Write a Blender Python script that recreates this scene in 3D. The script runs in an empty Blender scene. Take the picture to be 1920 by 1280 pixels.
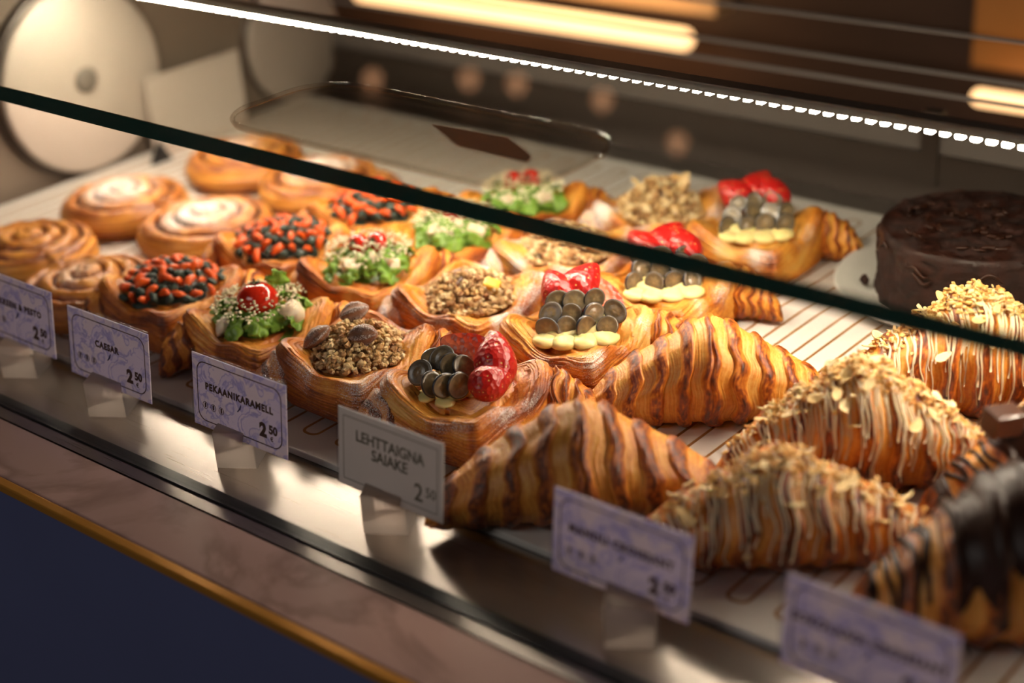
import bpy, math, random
import numpy as np
from mathutils import Vector, Matrix, noise
PI = math.pi
SC = bpy.context.scene
COL = SC.collection

# ------------------------------------------------------------------ camera
cam_d = bpy.data.cameras.new('camera'); cam = bpy.data.objects.new('camera', cam_d); COL.objects.link(cam)
def _solve():
    f = 2980.3
    a = Vector((-3837.7, -1183.0, f)).normalized(); b = Vector((2814.6, -1622.7, f))
    b = (b - a*(a.dot(b))).normalized(); xc = -a; zc = xc.cross(b)
    # image axes (right, down, forward) expressed in world axes
    return [Vector((xc[i], b[i], zc[i])) for i in range(3)]
rt, dn, fw = _solve()
m = Matrix((( rt.x, -dn.x, -fw.x), (rt.y, -dn.y, -fw.y), (rt.z, -dn.z, -fw.z))).to_4x4()
m.translation = Vector((0.60, -0.58, 0.50))
cam.matrix_world = m
cam_d.sensor_width = 36.0; cam_d.lens = 2980.3*36/1920; cam_d.clip_start = 0.02; cam_d.clip_end = 30
cam_d.dof.use_dof = True; cam_d.dof.focus_distance = 1.035; cam_d.dof.aperture_fstop = 2.9
SC.camera = cam

# ------------------------------------------------------------------ world, exposure, room and fill lights
W = bpy.data.worlds.new('room_ambience'); SC.world = W; W.use_nodes = True
W.node_tree.nodes['Background'].inputs[0].default_value = (0.30, 0.27, 0.30, 1)
W.node_tree.nodes['Background'].inputs[1].default_value = 0.06
SC.view_settings.view_transform = 'Standard'; SC.view_settings.look = 'None'
SC.view_settings.exposure = 0.0; SC.view_settings.gamma = 1.0; SC.view_settings.use_curve_mapping = False
SC.cycles.use_denoising = True
try: SC.cycles.denoiser = 'OPENIMAGEDENOISE'
except Exception: pass
SC.cycles.max_bounces = 10; SC.cycles.transparent_max_bounces = 16; SC.cycles.sample_clamp_indirect = 4.0
SC.cycles.caustics_reflective = False; SC.cycles.caustics_refractive = False
LED_POWER = 20.0
def area(name, loc, rot, size, sy, power, color):
    l = bpy.data.lights.new(name, 'AREA'); l.shape = 'RECTANGLE'; l.size = size; l.size_y = sy; l.energy = power; l.color = color
    o = bpy.data.objects.new(name, l); COL.objects.link(o); o.location = loc; o.rotation_euler = rot
    return o
area('room_fill_light', (-0.4, -2.3, 1.9), (math.radians(52), 0, 0), 1.6, 0.8, 12, (1.0, 0.90, 0.88))  # unseen room fill behind the camera, lowered to reach the front panel
area('ceiling_spot_light', (0.9, 0.9, 2.3), (math.radians(12), 0, 0), 0.5, 0.5, 2.5, (1.0, 0.72, 0.48))

area('cream_board_fill', (-.85, .98, .16), (math.radians(35), 0, 0), .6, .04, 1.6, (1.0, .66, .36))  # added fill lamp without a fixture, brightens the cream shelf board

# ------------------------------------------------------------------ helpers
def link(o, parent=None):
    COL.objects.link(o)
    if parent is not None: o.parent = parent
    return o
def tag(o, label=None, cat=None, group=None, kind=None):
    if label: o['label'] = label
    if cat: o['category'] = cat
    if group: o['group'] = group
    if kind: o['kind'] = kind
    return o
def thing(name, label, cat, loc=(0, 0, 0), rz=0.0, group=None):
    o = bpy.data.objects.new(name, None); o.empty_display_size = 0.02; COL.objects.link(o)
    o.location = loc; o.rotation_euler = (0, 0, rz)
    return tag(o, label, cat, group)
def mesh_obj(name, verts, faces, mat, parent=None, smooth=True, attrs=None):
    me = bpy.data.meshes.new(name)
    me.from_pydata([tuple(v) for v in verts], [], faces)
    if smooth: me.polygons.foreach_set('use_smooth', [True]*len(me.polygons))
    if attrs:
        for k, a in attrs.items():
            at = me.attributes.new(k, 'FLOAT', 'POINT'); at.data.foreach_set('value', np.asarray(a, dtype=np.float32).ravel())
    me.materials.append(mat); me.update()
    return link(bpy.data.objects.new(name, me), parent)
def grid_faces(nu, nv, cu=False, cv=True, off=0):
    f = []
    for i in range(nu if cu else nu-1):
        for j in range(nv if cv else nv-1):
            a = off+i*nv+j; b = off+i*nv+(j+1) % nv; c = off+((i+1) % nu)*nv+(j+1) % nv; d = off+((i+1) % nu)*nv+j
            f.append((a, b, c, d))
    return f
class MB:
    """collects closed solids into one mesh"""
    def __init__(s): s.v = []; s.f = []; s.a = []
    def add(s, verts, faces, a=0.0):
        o = len(s.v); s.v += [tuple(p) for p in verts]; s.f += [tuple(i+o for i in f) for f in faces]; s.a += [a]*len(verts)
    def box(s, x0, x1, y0, y1, z0, z1, M=None, a=0.0):
        v = [Vector(p) for p in ((x0,y0,z0),(x1,y0,z0),(x1,y1,z0),(x0,y1,z0),(x0,y0,z1),(x1,y0,z1),(x1,y1,z1),(x0,y1,z1))]
        if M is not None: v = [M @ p for p in v]
        s.add(v, [(0,3,2,1),(4,5,6,7),(0,1,5,4),(1,2,6,5),(2,3,7,6),(3,0,4,7)], a)
    def prism(s, poly, z0, z1, M=None, a=0.0):
        n = len(poly); v = [Vector((p[0], p[1], z0)) for p in poly]+[Vector((p[0], p[1], z1)) for p in poly]
        if M is not None: v = [M @ p for p in v]
        s.add(v, [tuple(reversed(range(n))), tuple(range(n, 2*n))]+[(i, (i+1) % n, n+(i+1) % n, n+i) for i in range(n)], a)
    def tube(s, pts, r, n=6, a=0.0):
        pts = [Vector(p) for p in pts]; k = len(pts); rr = r if hasattr(r, '__len__') else [r]*k; V = []
        up = Vector((0.13, 0.21, 1)).normalized()
        for i, p in enumerate(pts):
            t = (pts[min(i+1, k-1)]-pts[max(i-1, 0)]).normalized()
            x = t.cross(up)
            if x.length < 1e-3: x = t.cross(Vector((1, 0, 0)))
            x.normalize(); y = t.cross(x)
            for j in range(n): V.append(p+(x*math.cos(2*PI*j/n)+y*math.sin(2*PI*j/n))*rr[i])
        F = grid_faces(k, n)+[tuple(range(n)), tuple(reversed(range((k-1)*n, k*n)))]
        s.add(V, F, a)
    def blob(s, c, r, rng, n=1, sc=(1, 1, 1), a=0.0, M=None):
        """small irregular rounded crumb"""
        V = []; c = Vector(c)
        nu, nv = (3, 5) if n == 1 else (5, 8)
        rot = Matrix.Rotation(rng.random()*6.28, 3, 'Z') @ Matrix.Rotation(rng.random()*6.28, 3, 'X')
        for i in range(nu):
            th = PI*(i+.5)/nu
            for j in range(nv):
                ph = 2*PI*(j+.5*(i % 2))/nv
                p = Vector((math.sin(th)*math.cos(ph)*sc[0], math.sin(th)*math.sin(ph)*sc[1], math.cos(th)*sc[2]))*r*(.78+.44*rng.random())
                V.append(c+rot @ p)
        F = [tuple(reversed(f)) for f in grid_faces(nu, nv)]+[tuple(range(nv)), tuple(reversed(range((nu-1)*nv, nu*nv)))]
        s.add(V, F, a)
    def build(s, name, mat, parent=None, smooth=False, bevel=0, seg=2):
        o = mesh_obj(name, s.v, s.f, mat, parent, smooth, {'tone': s.a})
        if bevel:
            b = o.modifiers.new('bevel', 'BEVEL'); b.width = bevel; b.segments = seg; b.limit_method = 'ANGLE'
        return o
def revolve(prof, n=48):
    V = []; k = len(prof)
    for r, z in prof:
        for j in range(n): V.append((r*math.cos(2*PI*j/n), r*math.sin(2*PI*j/n), z))
    return V, [tuple(reversed(f)) for f in grid_faces(k, n)]+[tuple(range(n)), tuple(reversed(range((k-1)*n, k*n)))]

# ------------------------------------------------------------------ materials
def nodes(name):
    m = bpy.data.materials.new(name); m.use_nodes = True; nt = m.node_tree
    return m, nt, nt.nodes, nt.links, nt.nodes['Principled BSDF']
def simple(name, col, rough=.5, metal=0., coat=0., emit=None, es=0., spec=.5, trans=0., bump=0., bscale=200., var=0., sss=0.):
    m, nt, N, L, B = nodes(name)
    B.inputs['Base Color'].default_value = (*col, 1); B.inputs['Roughness'].default_value = rough; B.inputs['Metallic'].default_value = metal
    B.inputs['Coat Weight'].default_value = coat; B.inputs['Specular IOR Level'].default_value = spec; B.inputs['Transmission Weight'].default_value = trans
    if sss:
        B.inputs['Subsurface Weight'].default_value = sss; B.inputs['Subsurface Radius'].default_value = (.006, .003, .0015); B.inputs['Subsurface Scale'].default_value = 1.0
    if emit: B.inputs['Emission Color'].default_value = (*emit, 1); B.inputs['Emission Strength'].default_value = es
    if bump or var:
        tc = N.new('ShaderNodeTexCoord'); nz = N.new('ShaderNodeTexNoise'); nz.inputs['Scale'].default_value = bscale; nz.inputs['Detail'].default_value = 4
        L.new(tc.outputs['Object'], nz.inputs['Vector'])
        if bump:
            bp = N.new('ShaderNodeBump'); bp.inputs['Strength'].default_value = bump; bp.inputs['Distance'].default_value = .001
            L.new(nz.outputs['Fac'], bp.inputs['Height']); L.new(bp.outputs['Normal'], B.inputs['Normal'])
        if var:
            mx = N.new('ShaderNodeMix'); mx.data_type = 'RGBA'
            mx.inputs[6].default_value = (*[c*(1-var) for c in col], 1); mx.inputs[7].default_value = (*[min(1, c*(1+var)) for c in col], 1)
            L.new(nz.outputs['Fac'], mx.inputs[0]); L.new(mx.outputs[2], B.inputs['Base Color'])
    return m
def pastry_mat(name, ramp, sugar=False, gloss=.42, coat=.10, bump=.5, scale=420.):
    """'tone' attribute picks the bake colour plus painted side shade on danishes, 'sugar' attribute dusts icing sugar in grains"""
    m, nt, N, L, B = nodes(name)
    at = N.new('ShaderNodeAttribute'); at.attribute_name = 'tone'
    tc = N.new('ShaderNodeTexCoord')
    nz = N.new('ShaderNodeTexNoise'); nz.inputs['Scale'].default_value = scale; nz.inputs['Detail'].default_value = 5
    L.new(tc.outputs['Object'], nz.inputs['Vector'])
    ma = N.new('ShaderNodeMath'); ma.operation = 'MULTIPLY_ADD'; ma.inputs[1].default_value = .34
    L.new(nz.outputs['Fac'], ma.inputs[0])
    sb = N.new('ShaderNodeMath'); sb.operation = 'SUBTRACT'; sb.inputs[1].default_value = .17
    L.new(at.outputs['Fac'], sb.inputs[0]); L.new(sb.outputs[0], ma.inputs[2])
    cr = N.new('ShaderNodeValToRGB'); els = cr.color_ramp.elements
    els[0].position = ramp[0][0]; els[0].color = (*ramp[0][1], 1); els[1].position = ramp[-1][0]; els[1].color = (*ramp[-1][1], 1)
    for p, c in ramp[1:-1]:
        e = els.new(p); e.color = (*c, 1)
    L.new(ma.outputs[0], cr.inputs[0]); out = cr.outputs[0]
    B.inputs['Roughness'].default_value = gloss; B.inputs['Coat Weight'].default_value = coat; B.inputs['Coat Roughness'].default_value = .25
    B.inputs['Subsurface Weight'].default_value = .12; B.inputs['Subsurface Radius'].default_value = (.005, .0022, .0008); B.inputs['Subsurface Scale'].default_value = 1.0
    if sugar:
        s = N.new('ShaderNodeAttribute'); s.attribute_name = 'sugar'
        n2 = N.new('ShaderNodeTexNoise'); n2.inputs['Scale'].default_value = 1300; n2.inputs['Detail'].default_value = 3
        L.new(tc.outputs['Object'], n2.inputs['Vector'])
        ad = N.new('ShaderNodeMath'); ad.operation = 'ADD'; L.new(s.outputs['Fac'], ad.inputs[0]); L.new(n2.outputs['Fac'], ad.inputs[1])
        mr = N.new('ShaderNodeMapRange'); mr.inputs[1].default_value = .86; mr.inputs[2].default_value = 1.12; L.new(ad.outputs[0], mr.inputs[0])
        mx = N.new('ShaderNodeMix'); mx.data_type = 'RGBA'; mx.inputs[7].default_value = (.86, .80, .76, 1)
        L.new(mr.outputs[0], mx.inputs[0]); L.new(out, mx.inputs[6]); out = mx.outputs[2]
        rr = N.new('ShaderNodeMapRange'); rr.inputs[3].default_value = gloss; rr.inputs[4].default_value = .9
        L.new(mr.outputs[0], rr.inputs[0]); L.new(rr.outputs[0], B.inputs['Roughness'])
    L.new(out, B.inputs['Base Color'])
    bp = N.new('ShaderNodeBump'); bp.inputs['Strength'].default_value = bump; bp.inputs['Distance'].default_value = .0008
    L.new(nz.outputs['Fac'], bp.inputs['Height']); L.new(bp.outputs['Normal'], B.inputs['Normal'])
    return m
DOUGH = [(0., (.86, .50, .14)), (.20, (.78, .34, .050)), (.42, (.54, .155, .012)), (.64, (.25, .052, .006)), (1., (.05, .010, .004))]
M_CRO = pastry_mat('croissant_crust', DOUGH, gloss=.46, coat=.06)
M_DAN = pastry_mat('laminated_crust', DOUGH, gloss=.50, coat=.05)
M_DANS = pastry_mat('sugared_crust', DOUGH, sugar=True)
M_ROLL = pastry_mat('cinnamon_crust', [(0., (.80, .44, .12)), (.25, (.68, .28, .045)), (.5, (.36, .11, .02)), (.75, (.13, .035, .016)), (1., (.07, .02, .012))], sugar=True)
M_CRUMB = pastry_mat('toasted_crumb', [(0., (.80, .62, .36)), (.5, (.62, .38, .15)), (1., (.25, .11, .04))], sugar=False, gloss=.7, coat=0, bump=.3)
M_ALM = pastry_mat('almond_pieces', [(0., (.90, .70, .38)), (.5, (.84, .50, .15)), (1., (.60, .24, .04))], gloss=.6, coat=0, bump=.2)
M_PECAN = pastry_mat('dusted_pecan', [(0., (.28, .12, .06)), (1., (.08, .03, .02))], sugar=True, gloss=.5)
M_ICING = simple('white_icing', (.86, .68, .44), .35, sss=.2)
M_CHOCO = simple('dark_chocolate_glaze', (.030, .009, .004), .36, coat=.0, spec=.22, bump=.25, bscale=120, var=.3)
M_CHOCB = simple('chocolate_block', (.085, .032, .018), .28, coat=.2)
M_CUST = simple('custard', (.90, .72, .30), .35, sss=.3, bump=.2, bscale=150)
M_KALE = simple('dark_kale', (.020, .038, .026), .45, bump=.6, bscale=500, var=.5)
M_CARROT = simple('roast_carrot', (.80, .11, .010), .35, bump=.3, bscale=400, var=.25, sss=.15)
M_MOZZ = simple('mozzarella', (.80, .66, .48), .4, sss=.3)
M_CHEESE = simple('grated_cheese', (.82, .74, .50), .6)
M_MANGO = simple('mango_cube', (.88, .50, .06), .3, sss=.2)
M_LEAF = simple('lettuce', (.17, .32, .035), .38, bump=.5, bscale=260, var=.55)
M_STEM = simple('tomato_stem', (.03, .05, .01), .6)
M_TOM = simple('tomato_skin', (.55, .022, .008), .12, coat=.4, sss=.1)
M_PLATE = simple('white_porcelain', (.72, .68, .62), .2, coat=.4)
M_WHITE = simple('white_enamel', (.62, .525, .45), .42, bump=.05, bscale=30)
M_GOLD = simple('brass_trim', (.85, .40, .07), .30, metal=.55)
M_INLAY = simple('bronze_inlay', (.42, .20, .045), .35, metal=.35)
M_DARK = simple('dark_rubber', (.012, .013, .014), .4)
M_RAIL = simple('dark_rail', (.050, .036, .028), .3, metal=.3)
M_PANE = simple('haze_grey_pane', (.17, .145, .13), .25, metal=.2, var=.1, bscale=3)  # grey includes the haze of looking through the glass shelf
M_ENDP = simple('beige_end_panel', (.20, .152, .115), .45, var=.1, bscale=4)
M_GREY = simple('grey_hub', (.22, .19, .16), .4)
M_NAVY = simple('navy_laminate', (.13, .155, .31), .5, var=.12, bscale=5)
M_WOODD = simple('dark_wood', (.070, .034, .020), .5, var=.35, bscale=6)
M_INK = simple('brown_ink', (.11, .055, .040), .6)
M_INKG = simple('grey_ink', (.16, .14, .10), .6)
M_LAMP = simple('warm_tube', (1, .8, .5), .5, emit=(1, .55, .25), es=2.6)
M_BULB = simple('warm_bulb', (1, .7, .5), .5, emit=(1, .45, .22), es=2)
M_LED = simple('led_diode', (1, .9, .8), .5, emit=(1.0, .82, .64), es=LED_POWER*10)
M_ALU = simple('aluminium', (.75, .73, .70), .3, metal=1)
M_LABELT = simple('tan_paper', (.55, .36, .22), .6)
M_COATB = simple('plate_rim_grey', (.4, .36, .32), .4)

def glass_mat(name, tint, refl=.8, rough=0.0):
    """clear pane: straight-through light plus fresnel mirror, so lamps shine through it"""
    m = bpy.data.materials.new(name); m.use_nodes = True; nt = m.node_tree; N = nt.nodes; L = nt.links; N.clear()
    o = N.new('ShaderNodeOutputMaterial'); t = N.new('ShaderNodeBsdfTransparent'); t.inputs[0].default_value = (*tint, 1)
    g = N.new('ShaderNodeBsdfGlossy'); g.inputs['Roughness'].default_value = rough; g.inputs[0].default_value = (refl, refl, refl, 1)
    fr = N.new('ShaderNodeFresnel'); fr.inputs[0].default_value = 1.5; mx = N.new('ShaderNodeMixShader')
    ge = N.new('ShaderNodeNewGeometry'); iv = N.new('ShaderNodeMath'); iv.operation = 'SUBTRACT'; iv.inputs[0].default_value = 1.0; L.new(ge.outputs['Backfacing'], iv.inputs[1])
    fm = N.new('ShaderNodeMath'); fm.operation = 'MULTIPLY'; L.new(fr.outputs[0], fm.inputs[0]); L.new(iv.outputs[0], fm.inputs[1])
    L.new(fm.outputs[0], mx.inputs[0]); L.new(t.outputs[0], mx.inputs[1]); L.new(g.outputs[0], mx.inputs[2]); L.new(mx.outputs[0], o.inputs[0])
    return m
M_GLASS = glass_mat('clear_pane', (.97, .985, .975))
M_SHELF = glass_mat('shelf_pane', (.93, .95, .93))
M_GEDGE = simple('green_glass_edge', (.018, .070, .055), .12, coat=.5)
M_SLEEVE = glass_mat('clear_sleeve', (.93, .93, .95), .8, .1)
def acrylic():
    m = bpy.data.materials.new('frosted_acrylic'); m.use_nodes = True; nt = m.node_tree; N = nt.nodes; L = nt.links; N.clear()
    o = N.new('ShaderNodeOutputMaterial'); tr = N.new('ShaderNodeBsdfTranslucent'); tr.inputs[0].default_value = (1.0, .93, .88, 1)
    tp = N.new('ShaderNodeBsdfTransparent'); tp.inputs[0].default_value = (.93, .86, .82, 1)
    m1 = N.new('ShaderNodeMixShader'); m1.inputs[0].default_value = .26; L.new(tr.outputs[0], m1.inputs[1]); L.new(tp.outputs[0], m1.inputs[2])
    df = N.new('ShaderNodeBsdfDiffuse'); df.inputs[0].default_value = (.85, .75, .72, 1); m3 = N.new('ShaderNodeMixShader'); m3.inputs[0].default_value = .01; L.new(m1.outputs[0], m3.inputs[1]); L.new(df.outputs[0], m3.inputs[2])
    g = N.new('ShaderNodeBsdfGlossy'); g.inputs['Roughness'].default_value = .15; lw = N.new('ShaderNodeLayerWeight'); lw.inputs[0].default_value = .12
    m2 = N.new('ShaderNodeMixShader'); L.new(lw.outputs['Fresnel'], m2.inputs[0]); L.new(m3.outputs[0], m2.inputs[1]); L.new(g.outputs[0], m2.inputs[2]); L.new(m2.outputs[0], o.inputs[0])
    return m
M_ACR = acrylic()
def steel():
    m, nt, N, L, B = nodes('brushed_steel')
    B.inputs['Metallic'].default_value = 1; B.inputs['Base Color'].default_value = (.30, .27, .25, 1)
    B.inputs['Roughness'].default_value = .22; B.inputs['Anisotropic'].default_value = .75
    tg = N.new('ShaderNodeTangent'); tg.direction_type = 'RADIAL'; tg.axis = 'Y'
    tc = N.new('ShaderNodeTexCoord'); mp = N.new('ShaderNodeMapping'); mp.inputs['Scale'].default_value = (14, 1500, 10)
    nz = N.new('ShaderNodeTexNoise'); nz.inputs['Scale'].default_value = 1; L.new(tc.outputs['Object'], mp.inputs[0]); L.new(mp.outputs[0], nz.inputs['Vector'])
    mr = N.new('ShaderNodeMapRange'); mr.inputs[3].default_value = .25; mr.inputs[4].default_value = .33; L.new(nz.outputs['Fac'], mr.inputs[0]); L.new(mr.outputs[0], B.inputs['Roughness'])
    cv = N.new('ShaderNodeCombineXYZ'); cv.inputs[0].default_value = 1.0; L.new(cv.outputs[0], B.inputs['Tangent'])
    return m
M_STEEL = steel()
def traymat():
    m, nt, N, L, B = nodes('white_tray_glaze')
    B.inputs['Base Color'].default_value = (.74, .69, .63, 1); B.inputs['Roughness'].default_value = .32
    return m
M_TRAY = traymat()
def marble(name, c0, c1, vein, scale, rough=.18, vs=.5):
    m, nt, N, L, B = nodes(name)
    tc = N.new('ShaderNodeTexCoord'); nz = N.new('ShaderNodeTexNoise'); nz.inputs['Scale'].default_value = scale; nz.inputs['Detail'].default_value = 8; nz.inputs['Distortion'].default_value = 1.2
    L.new(tc.outputs['Object'], nz.inputs['Vector'])
    cr = N.new('ShaderNodeValToRGB'); e = cr.color_ramp.elements; e[0].position = .38; e[0].color = (*c0, 1); e[1].position = .62; e[1].color = (*c1, 1)
    v = e.new(.49); v.color = (*vein, 1); v2 = e.new(.55); v2.color = (*c1, 1); v3 = e.new(.44); v3.color = (*c0, 1)
    L.new(nz.outputs['Fac'], cr.inputs[0]); L.new(cr.outputs[0], B.inputs['Base Color']); B.inputs['Roughness'].default_value = rough
    return m
M_MARB = marble('pink_marble', (.56, .36, .31), (.50, .325, .285), (.38, .24, .205), 7)
M_CARD = marble('marbled_card', (.80, .73, .84), (.84, .76, .82), (.48, .45, .72), 75, .55)
M_CARDW = simple('plain_card', (.72, .68, .67), .55)
def backlit(m, k):
    """paper lets part of the light behind it through"""
    nt = m.node_tree; N = nt.nodes; L = nt.links; B = N['Principled BSDF']; o = [n for n in N if n.type == 'OUTPUT_MATERIAL'][0]
    t = N.new('ShaderNodeBsdfTranslucent'); mx = N.new('ShaderNodeMixShader'); mx.inputs[0].default_value = k
    if B.inputs['Base Color'].is_linked: L.new(B.inputs['Base Color'].links[0].from_socket, t.inputs[0])
    else: t.inputs[0].default_value = B.inputs['Base Color'].default_value
    L.new(B.outputs[0], mx.inputs[1]); L.new(t.outputs[0], mx.inputs[2]); L.new(mx.outputs[0], o.inputs[0])
backlit(M_CARD, .42); backlit(M_CARDW, .34); backlit(M_LABELT, .5)
def choc_cake():
    m, nt, N, L, B = nodes('chocolate_cake')
    tc = N.new('ShaderNodeTexCoord'); nz = N.new('ShaderNodeTexNoise'); nz.inputs['Scale'].default_value = 260; nz.inputs['Detail'].default_value = 6
    n2 = N.new('ShaderNodeTexNoise'); n2.inputs['Scale'].default_value = 45; L.new(tc.outputs['Object'], n2.inputs['Vector']); n2.inputs['Distortion'].default_value = 2
    L.new(tc.outputs['Object'], nz.inputs['Vector'])
    cr = N.new('ShaderNodeValToRGB'); e = cr.color_ramp.elements; e[0].position = .3; e[0].color = (.011, .0035, .002, 1); e[1].position = .75; e[1].color = (.034, .010, .006, 1); B.inputs['Specular IOR Level'].default_value = .3
    L.new(n2.outputs['Fac'], cr.inputs[0]); L.new(cr.outputs[0], B.inputs['Base Color'])
    at = N.new('ShaderNodeAttribute'); at.attribute_name = 'tone'
    mr = N.new('ShaderNodeMapRange'); mr.inputs[3].default_value = .85; mr.inputs[4].default_value = .38; L.new(at.outputs['Fac'], mr.inputs[0]); L.new(mr.outputs[0], B.inputs['Roughness'])
    bp = N.new('ShaderNodeBump'); bp.inputs['Strength'].default_value = .8; bp.inputs['Distance'].default_value = .0012; L.new(nz.outputs['Fac'], bp.inputs['Height']); L.new(bp.outputs['Normal'], B.inputs['Normal'])
    return m
M_CAKE = choc_cake()
def fruit(name, ramp, rough, coat=.5, bscale=900, bump=.3, sugar=False):
    m, nt, N, L, B = nodes(name)
    at = N.new('ShaderNodeAttribute'); at.attribute_name = 'tone'
    cr = N.new('ShaderNodeValToRGB'); els = cr.color_ramp.elements
    els[0].position = ramp[0][0]; els[0].color = (*ramp[0][1], 1); els[1].position = ramp[-1][0]; els[1].color = (*ramp[-1][1], 1)
    for p, c in ramp[1:-1]: e = els.new(p); e.color = (*c, 1)
    L.new(at.outputs['Fac'], cr.inputs[0]); L.new(cr.outputs[0], B.inputs['Base Color'])
    B.inputs['Roughness'].default_value = rough; B.inputs['Coat Weight'].default_value = coat; B.inputs['Coat Roughness'].default_value = .1
    tc = N.new('ShaderNodeTexCoord'); nz = N.new('ShaderNodeTexNoise'); nz.inputs['Scale'].default_value = bscale; L.new(tc.outputs['Object'], nz.inputs['Vector'])
    bp = N.new('ShaderNodeBump'); bp.inputs['Strength'].default_value = bump; bp.inputs['Distance'].default_value = .0005; L.new(nz.outputs['Fac'], bp.inputs['Height']); L.new(bp.outputs['Normal'], B.inputs['Normal'])
    return m
M_BLUE = fruit('blueberry', [(0, (.32, .20, .09)), (.28, (.20, .14, .065)), (.6, (.12, .088, .05)), (.78, (.17, .13, .08)), (.9, (.016, .018, .026)), (1, (.012, .016, .030))], .3)
def strawberry_seeds(m):
    nt = m.node_tree; N = nt.nodes; L = nt.links; B = N['Principled BSDF']; src = B.inputs['Base Color'].links[0].from_socket
    tc = N.new('ShaderNodeTexCoord'); v = N.new('ShaderNodeTexVoronoi'); v.inputs['Scale'].default_value = 330; L.new(tc.outputs['Object'], v.inputs['Vector'])
    at = N.new('ShaderNodeAttribute'); at.attribute_name = 'tone'; g = N.new('ShaderNodeMath'); g.operation = 'GREATER_THAN'; g.inputs[1].default_value = .7; L.new(at.outputs['Fac'], g.inputs[0])
    ls = N.new('ShaderNodeMath'); ls.operation = 'LESS_THAN'; ls.inputs[1].default_value = .16; L.new(v.outputs['Distance'], ls.inputs[0])
    mu = N.new('ShaderNodeMath'); mu.operation = 'MULTIPLY'; L.new(g.outputs[0], mu.inputs[0]); L.new(ls.outputs[0], mu.inputs[1])
    mx = N.new('ShaderNodeMix'); mx.data_type = 'RGBA'; mx.inputs[7].default_value = (.75, .42, .12, 1); L.new(mu.outputs[0], mx.inputs[0]); L.new(src, mx.inputs[6]); L.new(mx.outputs[2], B.inputs['Base Color'])
    bp = N.new('ShaderNodeBump'); bp.inputs['Strength'].default_value = .8; bp.inputs['Distance'].default_value = .0012; L.new(v.outputs['Distance'], bp.inputs['Height']); L.new(bp.outputs['Normal'], B.inputs['Normal'])
    return m
M_STRAW = fruit('strawberry', [(0, (.85, .22, .10)), (.45, (.85, .06, .02)), (.7, (.70, .020, .010)), (.95, (.42, .008, .010)), (1, (.70, .45, .15))], .30, .25); strawberry_seeds(M_STRAW)

# ------------------------------------------------------------------ the room around the case (setting)
def slab(name, x0, x1, y0, y1, z0, z1, mat, parent=None, kind=None, bevel=0, label=None):
    b = MB(); b.box(x0, x1, y0, y1, z0, z1); o = b.build(name, mat, parent, bevel=bevel)
    if kind: o['kind'] = kind
    if label: o['label'] = label
    return o
M_WALLB = simple('brown_wall', (.085, .048, .032), .55, var=.25, bscale=3)
M_CEIL = simple('dim_ceiling', (.20, .15, .12), .7)
M_FLOOR = simple('stone_floor', (.10, .085, .08), .4, var=.2, bscale=4)
slab('floor', -3.2, 2.6, -3.2, 2.6, -.98, -.93, M_FLOOR, kind='structure')
slab('wall_back', -3.2, 2.6, 2.6, 2.7, -.93, 2.5, M_WALLB, kind='structure')
slab('wall_front', -3.2, 2.6, -3.3, -3.2, -.93, 2.5, M_WALLB, kind='structure')
slab('wall_left', -3.3, -3.2, -3.2, 2.6, -.93, 2.5, M_WALLB, kind='structure')
slab('wall_right', 2.6, 2.7, -3.2, 2.6, -.93, 2.5, M_WALLB, kind='structure')
slab('ceiling', -3.2, 2.6, -3.2, 2.6, 2.5, 2.6, M_CEIL, kind='structure')

# ------------------------------------------------------------------ display case
ZL = -.005           # height of the steel ledge
XL, XR = -.69, 1.05  # inner left end, right end beyond the frame
case = thing('display_case', 'long refrigerated bakery display case with steel ledge, marble edge and navy front', 'display case', (0, 0, -.93))
def cpart(name, x0, x1, y0, y1, z0, z1, mat, bevel=0, label=None, parent=None):
    o = slab(name, x0, x1, y0, y1, z0+.93, z1+.93, mat, parent or case, bevel=bevel, label=label); return o
cpart('steel_ledge', XL, XR, -.0795, .60, ZL-.02, ZL, M_STEEL, label='brushed steel ledge and well floor')
cpart('marble_edge', XL-.06, XR, -.126, -.080, ZL-.03, ZL-.0005, M_MARB, bevel=.0008, label='polished pinkish marble strip')
cpart('brass_trim', XL-.06, XR, -.1335, -.1265, ZL-.007, ZL-.0010, M_GOLD, bevel=.001, label='thin brass trim strip')
cpart('front_panel', XL-.06, XR, -.1300, -.115, -.93, ZL-.0075, M_NAVY, label='navy blue front panel')
cpart('case_body', XL-.06, XR, -.115, .60, -.93, ZL-.034, M_RAIL)
cpart('glass_channel', XL, XR, -.069, -.0595, ZL, ZL+.0012, M_DARK, label='dark glass channel')
cpart('front_glass', XL, XR, -.0672, -.0612, ZL+.0013, .40, M_GLASS, label='clear front glass')
cpart('end_panel', XL-.03, XL, -.115, .62, ZL-.02, .42, M_ENDP, label='beige end panel')
# rear sliding doors
cpart('rear_rail', XL, XR, .601, .615, ZL-.02, .044, M_RAIL, label='dark lower door rail')
cpart('door_haze_pane', XL, .030, .604, .610, .0445, .066, M_PANE); cpart('door_haze_pane', .046, XR, .602, .608, .0445, .066, M_PANE)  # low grey door band, its colour standing in for the shelf haze
cpart('door_stile', .030, .046, .599, .612, .016, .080, M_RAIL, label='dark upright door stile')
for zz, th in ((.0662, .0015), (.094, .0003), (.112, .0003), (.146, .0004), (.30, .02)):
    cpart('door_track', XL, XR, .601, .611, zz, zz+th, M_RAIL if th > .001 else M_COATB)
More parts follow.
